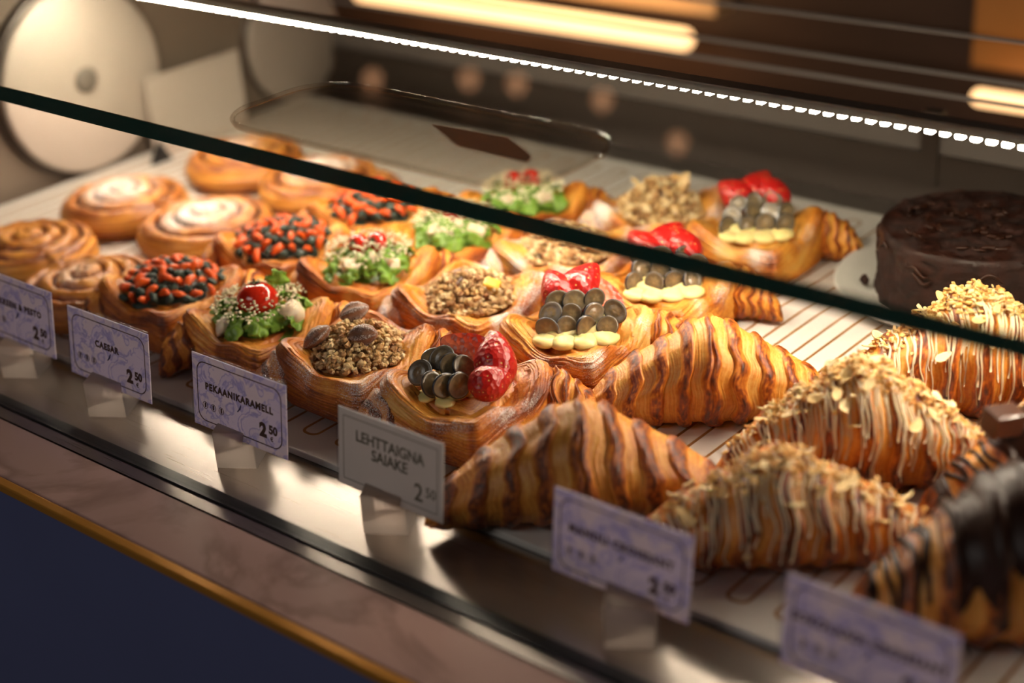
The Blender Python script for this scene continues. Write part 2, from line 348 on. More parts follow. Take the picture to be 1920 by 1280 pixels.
# white disc, hub, backing ring, second disc, upright card panel on the end wall
def disc(name, c, r, t, mat, parent, n=72, bev=.003):
    V, F = revolve([(r*.2, 0), (r-.001, 0), (r, .001), (r, t-bev*.6), (r-bev, t), (r*.2, t+.0005)], n)
    V = [(c[0]+p[2], c[1]+p[0], c[2]+p[1]) for p in V]
    return mesh_obj(name, V, F, mat, parent)
d1 = thing('round_disc', 'large round white disc with grey centre hub on the left end panel', 'disc', (XL, .275, .092))
disc('disc_face', (.010, 0, 0), .089, .008, M_WHITE, d1); disc('hub', (.018, 0, 0), .0125, .004, M_GREY, d1, 32)
disc('backing_ring', (.0, 0, 0), .094, .009, M_RAIL, d1)
d2 = thing('round_disc', 'second round disc in the rear left corner, behind the white panel', 'disc', (XL, .550, .062))
disc('disc_face', (.006, 0, 0), .066, .006, simple('dull_enamel', (.38, .31, .26), .5), d2); disc('backing_ring', (0, 0, 0), .0685, .005, M_RAIL, d2)
b = MB(); b.box(0, .006, .335, .455, ZL, .078); pn = b.build('side_baffle', M_WHITE, None, bevel=.001)
pn.location = (XL+.024, 0, .0); tag(pn, 'off white rectangular panel standing between the two round discs', 'panel')
b = MB(); b.prism([(0, -.012), (.004, -.012), (.004, .012), (0, .012)], 0, .022)
wg = mesh_obj('clip_wedge', [(0, -.012, 0), (.006, -.012, 0), (.006, .012, 0), (0, .012, 0), (.003, 0, .024)], [(0, 3, 2, 1), (0, 1, 4), (1, 2, 4), (2, 3, 4), (3, 0, 4)], M_DARK, None, False)
wg.location = (XL+.045, .325, 0.0); tag(wg, 'small dark triangular clip at the foot of the white disc', 'clip')

# tray with bronze loops
tray = thing('display_tray', 'long white grooved tray with bronze loop lines under the pastries', 'tray', (0, 0, 0))
def rrect(x0, x1, y0, y1, r, n=6):
    P = []
    for cx, cy, a0 in ((x1-r, y1-r, 0), (x0+r, y1-r, 90), (x0+r, y0+r, 180), (x1-r, y0+r, 270)):
        for i in range(n+1):
            a = math.radians(a0+90*i/n); P.append((cx+r*math.cos(a), cy+r*math.sin(a)))
    return P
b = MB(); b.prism(rrect(XL+.012, XR-.02, 0, .556, .004), ZL, 0); b.build('tray_base', M_TRAY, tray, bevel=.0008)
b = MB()
k = -60
xx = .2175
while xx > XL+.03: xx -= .03
xx += .03
while xx < .62:
    w = .0075; r = .0060; y0, y1 = .0185, .535; P = []
    P += rrect(xx-w, xx+w, y0, y1, r, 5); P.append(P[0]); P.append(P[1])
    b2 = []
    inner = rrect(xx-w+.0019, xx+w-.0019, y0+.0019, y1-.0019, r-.0016, 5); outer = rrect(xx-w, xx+w, y0, y1, r, 5); n = len(outer)
    V = [(p[0], p[1], .0003) for p in outer]+[(p[0], p[1], .0003) for p in inner]+[(p[0], p[1], -.0008) for p in outer]+[(p[0], p[1], -.0008) for p in inner]
    F = []
    for i in range(n):
        j = (i+1) % n; F += [(i, j, n+j, n+i), (i, 2*n+i, 2*n+j, j), (n+i, n+j, 3*n+j, 3*n+i), (2*n+i, 3*n+i, 3*n+j, 2*n+j)]
    b.add(V, F); xx += .03
b.build('loop_lines', M_INLAY, tray)

# glass shelf + LED strip
shelf = thing('glass_shelf', 'horizontal glass shelf with dark green front edge crossing above the pastries', 'shelf', (0, 0, .194))
slab('shelf_pane', XL, XR, .0015, .236, 0, .0095, M_SHELF, shelf)
slab('front_edge', XL, XR, 0, .0015, -.0005, .0100, M_GEDGE, shelf, label='dark green glass edge')
led = thing('light_strip', 'bright LED light strip running along the rear edge of the glass shelf', 'light strip', (0, .246, .196))
slab('channel', XL, XR, -.006, .006, .001, .007, M_ALU, led)
b = MB(); x = XL+.05
while x < 1.0:
    b.box(x, x+.0042, -.0048, .0048, -.0012, .0008); x += .0095
b.build('diode_row', M_LED, led)['kind'] = 'stuff'
LEDL = LED_POWER

# things on the shelf
at_ = thing('acrylic_tray', 'clear rounded acrylic tray lying on the glass shelf', 'tray', (0, 0, .2040))
M_ATRAY = glass_mat('clear_acrylic', (.92, .89, .86), 1.0, .12)
b = MB(); b.prism(rrect(-.165, .086, .018, .118, .034, 10), 0, .002); b.build('tray_base', M_ATRAY, at_)
P = rrect(-.165, .086, .018, .118, .034, 10); P += [P[0]]
b = MB(); b.tube([(p[0], p[1], .003) for p in P], .0016, 6); b.build('tray_rim', M_ATRAY, at_, smooth=True)
b = MB(); b.prism([(-.036, .082), (.004, .060), (.057, .058), (.054, .067), (.020, .086)], 0, .0006); pl = b.build('paper_strip', M_LABELT)
pl.location = (0, 0, .2062); tag(pl, 'thin tan paper strip lying in the clear acrylic tray', 'paper')

# ------------------------------------------------------------------ price cards and their acrylic cubes
def text(s, size, x, y, parent, mat=M_INK, align='CENTER', bold=.0, name='lettering', sp=1.0):
    c = bpy.data.curves.new(name, 'FONT'); c.body = s; c.size = size; c.align_x = align; c.offset = bold; c.space_character = sp; c.extrude = .00004; c.resolution_u = 3
    o = bpy.data.objects.new('tmp', c); COL.objects.link(o); dg = bpy.context.evaluated_depsgraph_get(); dg.update()
    me = bpy.data.meshes.new_from_object(o.evaluated_get(dg)); bpy.data.objects.remove(o)
    me.materials.clear(); me.materials.append(mat); me.name = name
    t = link(bpy.data.objects.new(name, me), parent); t.location = (x, -.00052, y); t.rotation_euler = (PI/2, 0, 0)
    return t
CW, CH = .0885, .0495
def card(cx, title, label, price=True, serif_style=False, cz=.0145, name='price_card'):
    t = thing(name, label, 'price card', (cx, -.0290, cz), 0, 'price cards along the ledge'); t.rotation_euler = (math.radians(-7.5), 0, 0)
    mat = M_CARDW if serif_style else M_CARD
    b = MB(); b.box(-CW/2, CW/2, -.0004, .0004, 0, CH); b.build('card_sheet', mat, t)
    # border line, rounded in the marbled cards and square in the plain one
    r = .0010 if serif_style else .0075; lw = .00045 if serif_style else .0007
    o_ = rrect(-CW/2+.0042, CW/2-.0042, .0042, CH-.0042, r, 7); i_ = rrect(-CW/2+.0042+lw, CW/2-.0042-lw, .0042+lw, CH-.0042-lw, r-lw*.6, 7); n = len(o_)
    V = [(p[0], -.0005, p[1]) for p in o_]+[(p[0], -.0005, p[1]) for p in i_]+[(p[0], -.0004, p[1]) for p in o_]+[(p[0], -.0004, p[1]) for p in i_]
    F = []
    for i in range(n):
        j = (i+1) % n; F += [(i, n+i, n+j, j), (2*n+i, 2*n+j, j, i), (n+i, n+j, 3*n+j, 3*n+i)]
    mesh_obj('border_line', V, F, M_INKG if serif_style else M_INK, t, False)
    if serif_style:
        for s, zz in (('LEHTTAIGNA', CH*.635), ('SAIAKE', CH*.455)):
            text(s, .0098, 0, zz, t, M_INKG, bold=.0002, name='lettering', sp=.98)
            # serif feet under and over every line of letters
        text('2', .0155, .0245, .0085, t, M_INKG, bold=.0002, name='price'); text('50', .0088, .0345, .0128, t, M_INKG, bold=.0001, name='price')
    else:
        k = len(title); sz = .0063
        text(title, sz, .0 if k > 8 else -.0015, CH*.545, t, bold=.00034, sp=1.18)
        text('2', .0125, .0225, .0100, t, bold=.0007, name='price'); text('50', .0078, .0318, .0135, t, bold=.0004, name='price'); text('€', .0042, .0305, .0085, t, bold=.0001, name='price')
        for q in range(3):
            xx = -.0325+q*.0078; b = MB(); ring = [(xx+.0024*math.cos(a*PI/8), -.0006, .0155+.0024*math.sin(a*PI/8)) for a in range(17)]
            b.tube(ring, .00018, 4); b.box(xx-.0006, xx+.0006, -.0007, -.0004, .0140, .0172); b.build('allergen_icon', M_INK, t)
        b = MB(); b.tube([(-.0010, -.0006, CH*.40), (.0012, -.0006, CH*.45), (.0022, -.0006, CH*.50)], [.0004, .0006, .0003], 5); b.build('ink_flourish', simple('violet_ink', (.11, .10, .24), .6) if 'violet_ink' not in bpy.data.materials else bpy.data.materials['violet_ink'], t)
    if serif_style: t.scale = (.95, 1, 1)
    b = MB(); b.box(-CW/2-.0030, CW/2, .0005, .0008, -.0004, CH+.0012); b.build('clear_sleeve', M_SLEEVE, t)
    return t
def cube(cx, cy, label):
    t = thing('acrylic_block', label, 'card holder', (cx, cy, ZL), math.radians(31), 'acrylic card holders')
    a = .0135; h = .0262
    b = MB(); b.box(-a, a, -a, a, 0, h); o = b.build('block', M_ACR, t)
    # milled slot that takes the card, running across the block parallel to the ledge
    rz = math.radians(-31); yc = -.0290-cy
    Mx = Matrix.Rotation(rz, 4, 'Z') @ Matrix.Translation((0, yc+.0006, .018)) @ Matrix.Rotation(math.radians(-7.5), 4, 'X')
    c_ = MB(); c_.box(-.04, .04, -.0014, .0014, 0, .03, Mx); k = c_.build('cutter', M_ACR, t)
    md = o.modifiers.new('slot', 'BOOLEAN'); md.object = k; md.operation = 'DIFFERENCE'; md.solver = 'EXACT'
    dg = bpy.context.evaluated_depsgraph_get(); dg.update(); me = bpy.data.meshes.new_from_object(o.evaluated_get(dg))
    o.modifiers.clear(); o.data = me; bpy.data.objects.remove(k)
    bv = o.modifiers.new('bevel', 'BEVEL'); bv.width = .0007; bv.segments = 2; bv.limit_method = 'ANGLE'
    return t
card(-.361, 'KAKREEN & PESTO', 'marbled price card cut off at the left edge, price 2.50, pesto pastry', cz=.0195)
card(-.2550, 'CAESAR', 'marbled price card reading CAESAR 2.50')
card(-.1215, 'PEKAANIKARAMELL', 'marbled price card reading PEKAANIKARAMELL 2.50')
card(.0105, '', 'plain white price card reading LEHTTAIGNA SAIAKE 2.50', serif_style=True, cz=.0145)
card(.1765, 'MANDLI CROISSANT', 'blurred marbled price card in front of the nutty croissants, second from the right')
card(.3190, 'SOKOLAADI CROISSANT', 'blurred marbled price card in the bottom right corner below the chocolate croissant')
cube(-.3660, -.0240, 'clear acrylic block holding the card cut off at the left edge')
cube(-.2610, -.0250, 'clear acrylic block holding the CAESAR card')
cube(-.1310, -.0215, 'clear acrylic block holding the PEKAANIKARAMELL card')
cube(.0035, -.0235, 'clear acrylic block holding the plain LEHTTAIGNA SAIAKE card')
cube(.1860, -.0300, 'blurred acrylic block under the second card from the right')
cube(.3330, -.0300, 'acrylic block under the bottom right card, almost out of frame')

# ------------------------------------------------------------------ pastry builders
def fbm(x, y, z, o=3): return noise.fractal(Vector((x, y, z)), 1.0, 2.0, o)
def croissant_shape(seed, L=.170, R=.033, H=.066, K=4.6, nu=420, nv=110, slant=.045, ridge=.10, tip=.30):
    rng = random.Random(seed); sd = seed*7.13
    V = np.zeros((nu, nv, 3)); T = np.zeros((nu, nv))
    for i in range(nu):
        s = -1+2*i/(nu-1); a = abs(s)
        ac = min(1, max(0, math.sqrt(a*a+.012)-.1095)*1.1); env = (tip+(1-tip)*(1-ac)**.86+.06*math.exp(-(s/.25)**2))*1.03*math.sqrt(max(0., 1-a**9))
        env = max(env, .02)
        ry = R*env*1.02; rz = H*.5*env
        cx = s*L*.5; cy = -.012*(s*s)
        for j in range(nv):
            ph = 2*PI*j/nv; c, sn = math.cos(ph), math.sin(ph)
            wob = .045*fbm(s*3+sd, c*1.2, sn*1.2)
            t = (abs(s+slant*c*(1 if s > 0 else -1)*.6+wob*.28)+.02*sn)*K+.28
            f = t-math.floor(t); bid = math.floor(t)
            rg = (math.sin(PI*min(1, f/.52)) if f < .52 else 0.)
            rg = rg**.6
            step = .55*(1-f)
            str_ = noise.noise(Vector((s*95+sd+wob*40, c*1.3, sn*1.3)))
            str2 = noise.noise(Vector((s*230+sd+wob*60, c*1.8, sn*1.8)))
            crust = noise.noise(Vector((s*26+sd, c*4.5, sn*4.5+bid)))
            crust2 = noise.noise(Vector((s*60, c*11, sn*11+bid+sd)))
            d = ridge*(rg*.85+step*.55-.45)+.05*fbm(s*2.4+sd, c, sn+3)
            d += (.012*str_+.010*str2)*(1-.6*rg)+rg*(.018*crust+.014*crust2)
            k = 1+d*(1 if env > .2 else env/.2)
            y = c*ry*k; z = sn*rz*k
            V[i, j] = (cx+.004*noise.noise(Vector((c*2, sn*2, s*2+sd))), cy+y, rz*.94+z)
            dark = rg*(.5+.55*max(0, .5+crust+.5*crust2))
            T[i, j] = .13+.62*dark+.17*str_*(1-.6*rg)+.20*str2*(1-.5*rg)+.28*rg*crust2+.12*max(0, -sn)+.10*noise.noise(Vector((s*4+sd, c*2, sn*2)))+.10*a**3
    V[:, :, 2] = np.where(V[:, :, 2] < .0015, .0015-(.0015-V[:, :, 2])*.12, V[:, :, 2]); V[:, :, 2] -= V[:, :, 2].min()-.0004
    return V, T
def shape_obj(name, V, T, mat, parent, S=None, flip=False):
    nu, nv = T.shape; F = grid_faces(nu, nv); F.append(tuple(reversed(range(nv)))); F.append(tuple(range((nu-1)*nv, nu*nv)))
    F = [tuple(reversed(f)) for f in F]
    at = {'tone': T}
    if S is not None: at['sugar'] = S
    return mesh_obj(name, V.reshape(-1, 3), F, mat, parent, True, at)
def surf_pt(V, s, ph, off=0.):
    nu, nv = V.shape[:2]; u = (s+1)/2*(nu-1); i = int(min(nu-2, max(0, u))); j = (ph/(2*PI) % 1)*nv; j0 = int(j) % nv; j1 = (j0+1) % nv; fu = u-i; fv = j-int(j)
    p = (V[i, j0]*(1-fu)+V[i+1, j0]*fu)*(1-fv)+(V[i, j1]*(1-fu)+V[i+1, j1]*fu)*fv
    c = V[i].mean(axis=0); n = p-c; n[0] = 0; n = n/(np.linalg.norm(n)+1e-9)
    return Vector(p+n*off)
def croissant(name, label, loc, deg, seed, kind='plain', L=.170, R=.033, H=.066, group=None, full=True, K=4.6, dens=1.0, tone=0.0):
    t = thing(name, label, 'croissant', loc, math.radians(deg), group)
    V, T = croissant_shape(seed, L, R, H, K=K)
    rng = random.Random(seed+50); T = T+tone
    if kind != 'plain': T = T+.10
    shape_obj('body', V, T, M_CRO, t)
    fr = -1  # camera-side is local -y : phi around 270..180 -> use phi measured from +y
    if kind == 'almond':
        b = MB()
        nd = int(72*dens)
        for q in range(nd):
            s = -.90+1.80*(q+rng.random()*.9)/nd; ph0 = math.radians(95+rng.uniform(-15, 25)); ph1 = math.radians(180+rng.uniform(-30, 32)); n = 12; lean = rng.uniform(-.045, .045)
            r0 = rng.uniform(.0005, .0010)
            P = [surf_pt(V, max(-.97, min(.97, s+lean*(i/n)+.006*math.sin(i+q))), ph0+(ph1-ph0)*i/n, .0005) for i in range(n+1)]
            b.tube(P, [r0*(1-.55*(i/n)**3) for i in range(n)]+[r0*.9], 6)
        for q in range(14):
            s = -.8+1.6*rng.random(); ph0 = math.radians(rng.uniform(10, 30)); ph1 = math.radians(100); n = 8
            b.tube([surf_pt(V, s, ph0+(ph1-ph0)*i/n, .0005) for i in range(n+1)], .0006, 5)
        b.build('icing_drizzle', M_ICING, t, smooth=True)
        b = MB()
        for q in range(int(760*dens)):
            s = max(-.90, min(.90, rng.gauss(0, .40))); ph = math.radians(rng.gauss(96, 14)); p = surf_pt(V, s, ph, rng.uniform(0, .0028))
            b.blob(p, rng.uniform(.0008, .0022), rng, 1, (1.3, 1, .45), rng.random()*.9)
        b.build('almond_crumb', M_ALM, t)['kind'] = 'stuff'
        for q in range(26):
            s = rng.uniform(-.75, .75); ph = math.radians(rng.gauss(108, 28)); p = surf_pt(V, s, ph, .0028); r = rng.uniform(.0032, .0058)
            n = 12; rot = Matrix.Rotation(rng.uniform(-.7, .7), 3, 'X') @ Matrix.Rotation(rng.uniform(-.7, .7), 3, 'Y') @ Matrix.Rotation(rng.random()*6, 3, 'Z'); Vv = []
            for zz in (-.0003, .0003):
                for i in range(n):
                    a = 2*PI*i/n; v = Vector((r*math.cos(a), r*.62*math.sin(a)*(1+.25*math.cos(a)), zz+.0010*math.cos(a)**2)); Vv.append(tuple(p+rot @ v))
            mesh_obj('almond_flake', Vv, [tuple(reversed(range(n))), tuple(range(n, 2*n))]+[(i, (i+1) % n, n+(i+1) % n, n+i) for i in range(n)], M_ALM, t, False, {'tone': [rng.random()*.3]*len(Vv)})
    if kind == 'chocolate':
        b = MB()
        nn = 34
        for q in range(nn):
            s = -.84+1.68*(q+rng.random()*.8)/nn; w = rng.uniform(.0010, .0026); ph0 = math.radians(60); ph1 = math.radians(rng.uniform(125, 200)); n = 14; ln = rng.uniform(-.05, .05)
            b.tube([surf_pt(V, max(-.97, min(.97, s+ln*i/n+.010*math.sin(i*.6+q))), ph0+(ph1-ph0)*i/n, .0002) for i in range(n+1)], [w*(1-.35*(i/n)) for i in range(n)]+[w*.8], 8)
        b.build('chocolate_drizzle', M_CHOCO, t, smooth=True)
        # glazed cap over the crown
        nu, nv = 60, 26; G = []
        for i in range(nu):
            s = -.42+.95*i/(nu-1)
            for j in range(nv):
                ph = math.radians(60+(100+60*noise.noise(Vector((s*9, seed, 0))))*j/(nv-1)); ed = min(j, nv-1-j, i, nu-1-i)
                G.append(surf_pt(V, s, ph, .0021 if ed > 0 else -.0006))
        mesh_obj('chocolate_glaze', G, [tuple(reversed(f)) for f in grid_faces(nu, nv, cv=False)], M_CHOCO, t, True)
    return t, V

def danish_shape(seed, a=.0455, H=.035, floor=.030, nu=210, nv=240, wave=.005):
    sd = seed*3.7; rng = random.Random(seed)
    prof = [(0, floor), (.35, floor), (.62, floor+.0005), (.74, floor+.002), (.80, H-.0015), (.85, H), (.91, H+.0003), (.965, H-.0015), (1.0, H-.004), (1.02, H*.55), (1.01, H*.28), (.99, H*.08), (.95, .0012), (.80, .0005), (.3, .0003)]
    pr = np.array(prof); d = np.r_[0, np.cumsum(np.hypot(np.diff(pr[:, 0])*a, np.diff(pr[:, 1])))]; d /= d[-1]
    us = np.linspace(0, 1, nu); rr = np.interp(us, d, pr[:, 0]); zz = np.interp(us, d, pr[:, 1])
    V = np.zeros((nu, nv, 3)); T = np.zeros((nu, nv)); S = np.zeros((nu, nv))
    ph = [rng.uniform(0, 6.28) for _ in range(4)]
    for j in range(nv):
        th = 2*PI*j/nv; c, s = math.cos(th), math.sin(th)
        # crisp corners at -45 and 135 deg, rounder at the knotted corners
        cr = abs(math.sin(th-PI/4)); kq = min(1, max(0, (cr-.25)/.4)); n = 4+12*kq*kq*(3-2*kq)
        R0 = a/((abs(c)**n+abs(s)**n)**(1/n))
        kn = math.cos(th-PI/4)**8 if True else 0   # 1 at knotted corners
        side = math.cos(2*th)                      # +1 on the +-x flanks
        Hm = 1+.22*kn-.13*math.cos(4*th)*.5*-1*0-.16*(abs(math.cos(2*th))**3)+.045*math.sin(3*th+ph[0])+.03*math.sin(5*th+ph[1])
        for i in range(nu):
            r = rr[i]; z = zz[i]; o = 1 if r > .72 else (r/.72)**2
            if us[i] > .78: o = 1
            zz2 = z*(1+(Hm-1)*(1 if z > .004 else z/.004)) if r > .6 else z
            sl = 10*side*(th % (PI/2)-PI/4) if c > .5 else 0
            q = us[i]*120+sl*1.8
            lay = noise.noise(Vector((q, math.cos(th)*1.6+sd, math.sin(th)*1.6)))
            lay2 = noise.noise(Vector((q*2.3, math.cos(th)*2.6+sd, math.sin(th)*2.6+9)))
            big = fbm(c*1.5+sd, s*1.5, us[i]*3)
            rd = 1-2*abs(noise.noise(Vector((q*1.5+5, math.cos(th)*1.2+sd, math.sin(th)*1.2+4))))
            out = (.0011*lay+.0009*lay2+.0006*rd)*o+.0019*big*o
            R_ = R0*(r+.02*math.sin(2*th+ph[2])*r)+out
            z3 = zz2+(.0007*lay if .72 < r < 1. else 0)+.0008*big*o*(1 if us[i] < .8 else 0)
            # seam of the folded strap, left of the crisp front corner
            sm = math.exp(-((math.degrees(th)-(-47 % 360))/1.8)**2)+math.exp(-((math.degrees(th)-131)/2.6)**2)
            R_ -= .0016*sm*(1 if r > .8 else 0)
            V[i, j] = (R_*c, R_*s, max(.0003, z3))
            wall = 1 if us[i] > .42 else 0
            rim = math.exp(-((us[i]-.46)/.07)**2)
            shade_front = max(0, -s)**2*(1 if us[i] > .5 else 0); lit_flank = max(0, c)**2*(1 if us[i] > .45 else 0)  # shade on the front wall and light on the flank, put into tone
            T[i, j] = .25+.17*shade_front-.07*lit_flank+.15*lay+.17*lay2-.10*(rd-.6)+.22*big+.30*rim*(.5+big)+(.14*min(1, (us[i]-.55)*6) if us[i] > .55 else 0)+.35*sm*wall*.5+(.10 if r < .6 else 0)
            S[i, j] = (.12+.20*math.exp(-((us[i]-.42)/.10)**2)+.30*fbm(c*2+sd, s*2, 5)+.10*lay) if us[i] < .60 else .16+.22*lay
    return V, T, S
def place_knob(parent, mat, x, y, deg, seed, L=.05, R=.0145, H=.027, z=.002, K=4.0, sug=.2, name='knotted_corner', tone=0, ridge=.12):
    V, T = croissant_shape(seed, L, R, H, K=K, nu=150, nv=56, slant=.10, ridge=ridge, tip=.5)
    S = sug+.25*(V[:, :, 2]/H-.6)
    o = shape_obj(name, V, T+tone, mat, parent, S); o.location = (x, y, z); o.rotation_euler = (0, 0, math.radians(deg)); return o
def danish(name, label, loc, seed, mat, group, a=.0455, H=.035, deg=0, tone=0, knob=True, sug=0):
    t = thing(name, label, 'danish pastry', loc, math.radians(deg), group)
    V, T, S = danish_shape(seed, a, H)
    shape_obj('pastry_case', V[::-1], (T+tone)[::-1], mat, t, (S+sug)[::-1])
    if knob:
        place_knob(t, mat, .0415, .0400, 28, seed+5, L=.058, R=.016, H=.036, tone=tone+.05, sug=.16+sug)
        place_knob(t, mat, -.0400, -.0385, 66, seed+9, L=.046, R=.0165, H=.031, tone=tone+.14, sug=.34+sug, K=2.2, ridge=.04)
    return t
U = Vector((.77, .64, 0)); Wv = Vector((-.64, .77, 0)); ZV = Vector((0, 0, 1))
# berries: masters share meshes
def blueberry_mesh():
    prof = []; r = .0078
    nr = 10
    for i in range(nr): prof.append((r*.93*i/(nr-1)+.0001, .0002*math.sin(i)))       # flat cut face at z=0
    for i in range(1, 9):
        a_ = i/8*PI/2; prof.append((r*math.cos(a_) if i < 8 else .0002, -.0072*math.sin(a_)))
    V, F = revolve(prof, 24); tones = []
    for k, (rr_, z_) in enumerate(prof):
        for j in range(24):
            if k < nr:
                q = rr_/(r*.93); sp = .12*math.sin(j*2*PI/24*7)*(1 if .25 < q < .75 else 0)
                tones.append(min(.84, max(0, .1+.62*q+sp)) if q < .93 else .9)
            else: tones.append(1.)
    me = mesh_obj('blueberry_half', V, [tuple(reversed(f)) for f in F], M_BLUE, None, True, {'tone': tones})
    d = me.data; bpy.data.objects.remove(me); return d
BB = blueberry_mesh()
def strawberry_mesh(seed, half=True):
    rng = random.Random(seed); nu, nv = 26, 36; V = []; T = []
    L_, R_ = .030, .0125
    for i in range(nu):
        u = i/(nu-1); x = (u-.5)*L_; r = R_*(math.sin(PI*min(1, (u+.02)*.98))**.55)*(1.12-.55*u)
        for j in range(nv):
            ph = 2*PI*j/nv; y = r*math.cos(ph); z = r*math.sin(ph)
            seedd = (math.sin(u*34)*math.sin(ph*9+(i//3)*.0+u*17))
            cut = half and z < 0
            if cut: z = -.0006*math.cos(ph*1)*0; y = y
            k = 1-(.035 if (seedd > .72 and not cut) else 0)
            V.append((x, y*k, z*k))
            T.append((min(.62, .05+abs(y)/R_*.62)) if cut else .82+.1*rng.random())
    F = grid_faces(nu, nv)+[tuple(reversed(range(nv))), tuple(range((nu-1)*nv, nu*nv))]
    o = mesh_obj('strawberry_half', V, [tuple(reversed(f)) for f in F], M_STRAW, None, True, {'tone': T}); d = o.data; bpy.data.objects.remove(o); return d
ST = [strawberry_mesh(1), strawberry_mesh(2), strawberry_mesh(3)]
def orient(o, z_axis, loc, spin=0.):
    q = Vector(z_axis).normalized().to_track_quat('Z', 'Y'); mm = q.to_matrix() @ Matrix.Rotation(spin, 3, 'Z')
    o.rotation_euler = mm.to_euler(); o.location = loc
def berries(t, seed, blues, straws):
    rng = random.Random(seed)
    for (u, w, z, nu_, nw_, nz_, sc) in [(b_[0], b_[1], b_[2]+.004, *b_[3:]) for b_ in blues]:
        o = link(bpy.data.objects.new('blueberry_half', BB), t); n = U*nu_+Wv*nw_+ZV*nz_
        orient(o, n, U*u+Wv*w+ZV*z, rng.random()*6); sc *= 1.14; o.scale = (sc*rng.uniform(.95, 1.08), sc*rng.uniform(.85, 1.0), sc*.8)
    for k, (u, w, z, nu_, nw_, nz_, spin, sc) in enumerate(straws):
        o = link(bpy.data.objects.new('strawberry_half', ST[k % 3]), t)
        orient(o, U*nu_+Wv*nw_+ZV*nz_, U*u+Wv*w+ZV*(z+.003), spin); sc *= 1.2; o.scale = (sc, sc, sc)
def custard(t, pts, seed):
    rng = random.Random(seed)
    for (u, w, z, r) in pts:
        V = []; nu, nv = 12, 20
        for i in range(nu):
            th = PI*(i+.3)/(nu-.4)
            for j in range(nv):
                ph = 2*PI*j/nv; k = 1+.16*noise.noise(Vector((math.cos(ph)*1.3+u*100, math.sin(ph)*1.3, math.cos(th)*1.5+w*100)))
                p = Vector((math.sin(th)*math.cos(ph), math.sin(th)*math.sin(ph), math.cos(th)*.45))*r*k*1.2; V.append(p+U*u+Wv*w+ZV*(z+.0035))
        mesh_obj('custard_dollop', V, [f for f in grid_faces(nu, nv)]+[tuple(reversed(range(nv))), tuple(range((nu-1)*nv, nu*nv))], M_CUST, t, True)

# ---------------- berry danishes
BG = 'blueberry and strawberry danishes'
rowsB = [(-.024, .082), (-.018, .190), (-.012, .284), (-.014, .410)]
t = danish('berry_danish', 'sugar dusted danish with dark blueberry halves left of strawberries, nearest the plain card', (*rowsB[0], .0008), 11, M_DANS, BG, tone=.08)
berries(t, 1, [(-.030, -.004, .042, -.45, -.7, .55, 1.0), (-.021, -.014, .038, .5, -.7, .35, 1.0), (-.0155, .003, .048, -.1, -.8, .5, 1.0), (-.013, -.017, .038, .55, -.75, .2, 1.), (-.009, -.003, .045, .2, -.8, .4, 1.), (-.004, -.016, .037, .6, -.7, .15, 1.05), (-.001, -.003, .044, .5, -.75, .4, 1.), (-.021, .012, .044, -.2, -.5, .8, 1.)],
        [(.000, .014, .046, .1, .75, -.6, .5, 1.12), (.0185, .002, .046, .45, -.65, .6, 1.1, 1.10), (.0165, -.014, .039, .25, -.6, .75, .3, .92)])
custard(t, [(-.028, -.010, .028, .0065), (-.014, -.017, .027, .006), (-.012, 0, .030, .015), (.008, .006, .027, .016)], 3)
def blues_rows(rng, z0=.036, spread=.0115):
    out = []
    for r, (n, w, z) in enumerate(((4, -.017, z0), (4, -.008, z0+.007), (3, .001, z0+.012))):
        for k in range(n):
            u = (k-(n-1)/2)*spread*1.22+(r % 2)*.004+rng.uniform(-.0015, .0015); out.append((u, w+rng.uniform(-.0015, .0015), z+rng.uniform(-.001, .001), rng.uniform(-.35, .65), -.85, rng.uniform(.1, .6), rng.uniform(.88, 1.02)))
    return out
for k, (lab, sd) in enumerate((('sugar dusted berry danish with eleven blueberry halves over yellow custard, second from the front', 12), ('berry danish partly hidden by the dark green shelf edge', 13), ('berry danish at the back beside the chocolate cake plate', 14))):
    rng = random.Random(sd)
    t = danish('berry_danish', lab, (*rowsB[k+1], .0008), sd, M_DANS, BG, tone=0.0)
    berries(t, sd, blues_rows(rng), [(-.012, .019, .049, -.2, -.6, .7, 2.2+.2*k, 1.0), (.017, .014, .046, -.25, .5, -.8, 1.6, 1.1) if k == 0 else (.015, .016, .050, .3, -.5, .75, 1.6, 1.0), (.004, .024, .050, .1, -.7, .6, .8, 1.1)])
    custard(t, [(-.022, -.018, .029, .0085), (-.010, -.022, .029, .0085), (.004, -.023, .029, .0085), (.017, -.020, .029, .0085), (-.010, -.004, .030, .015), (.010, -.003, .030, .015), (0, .012, .029, .015)], sd)

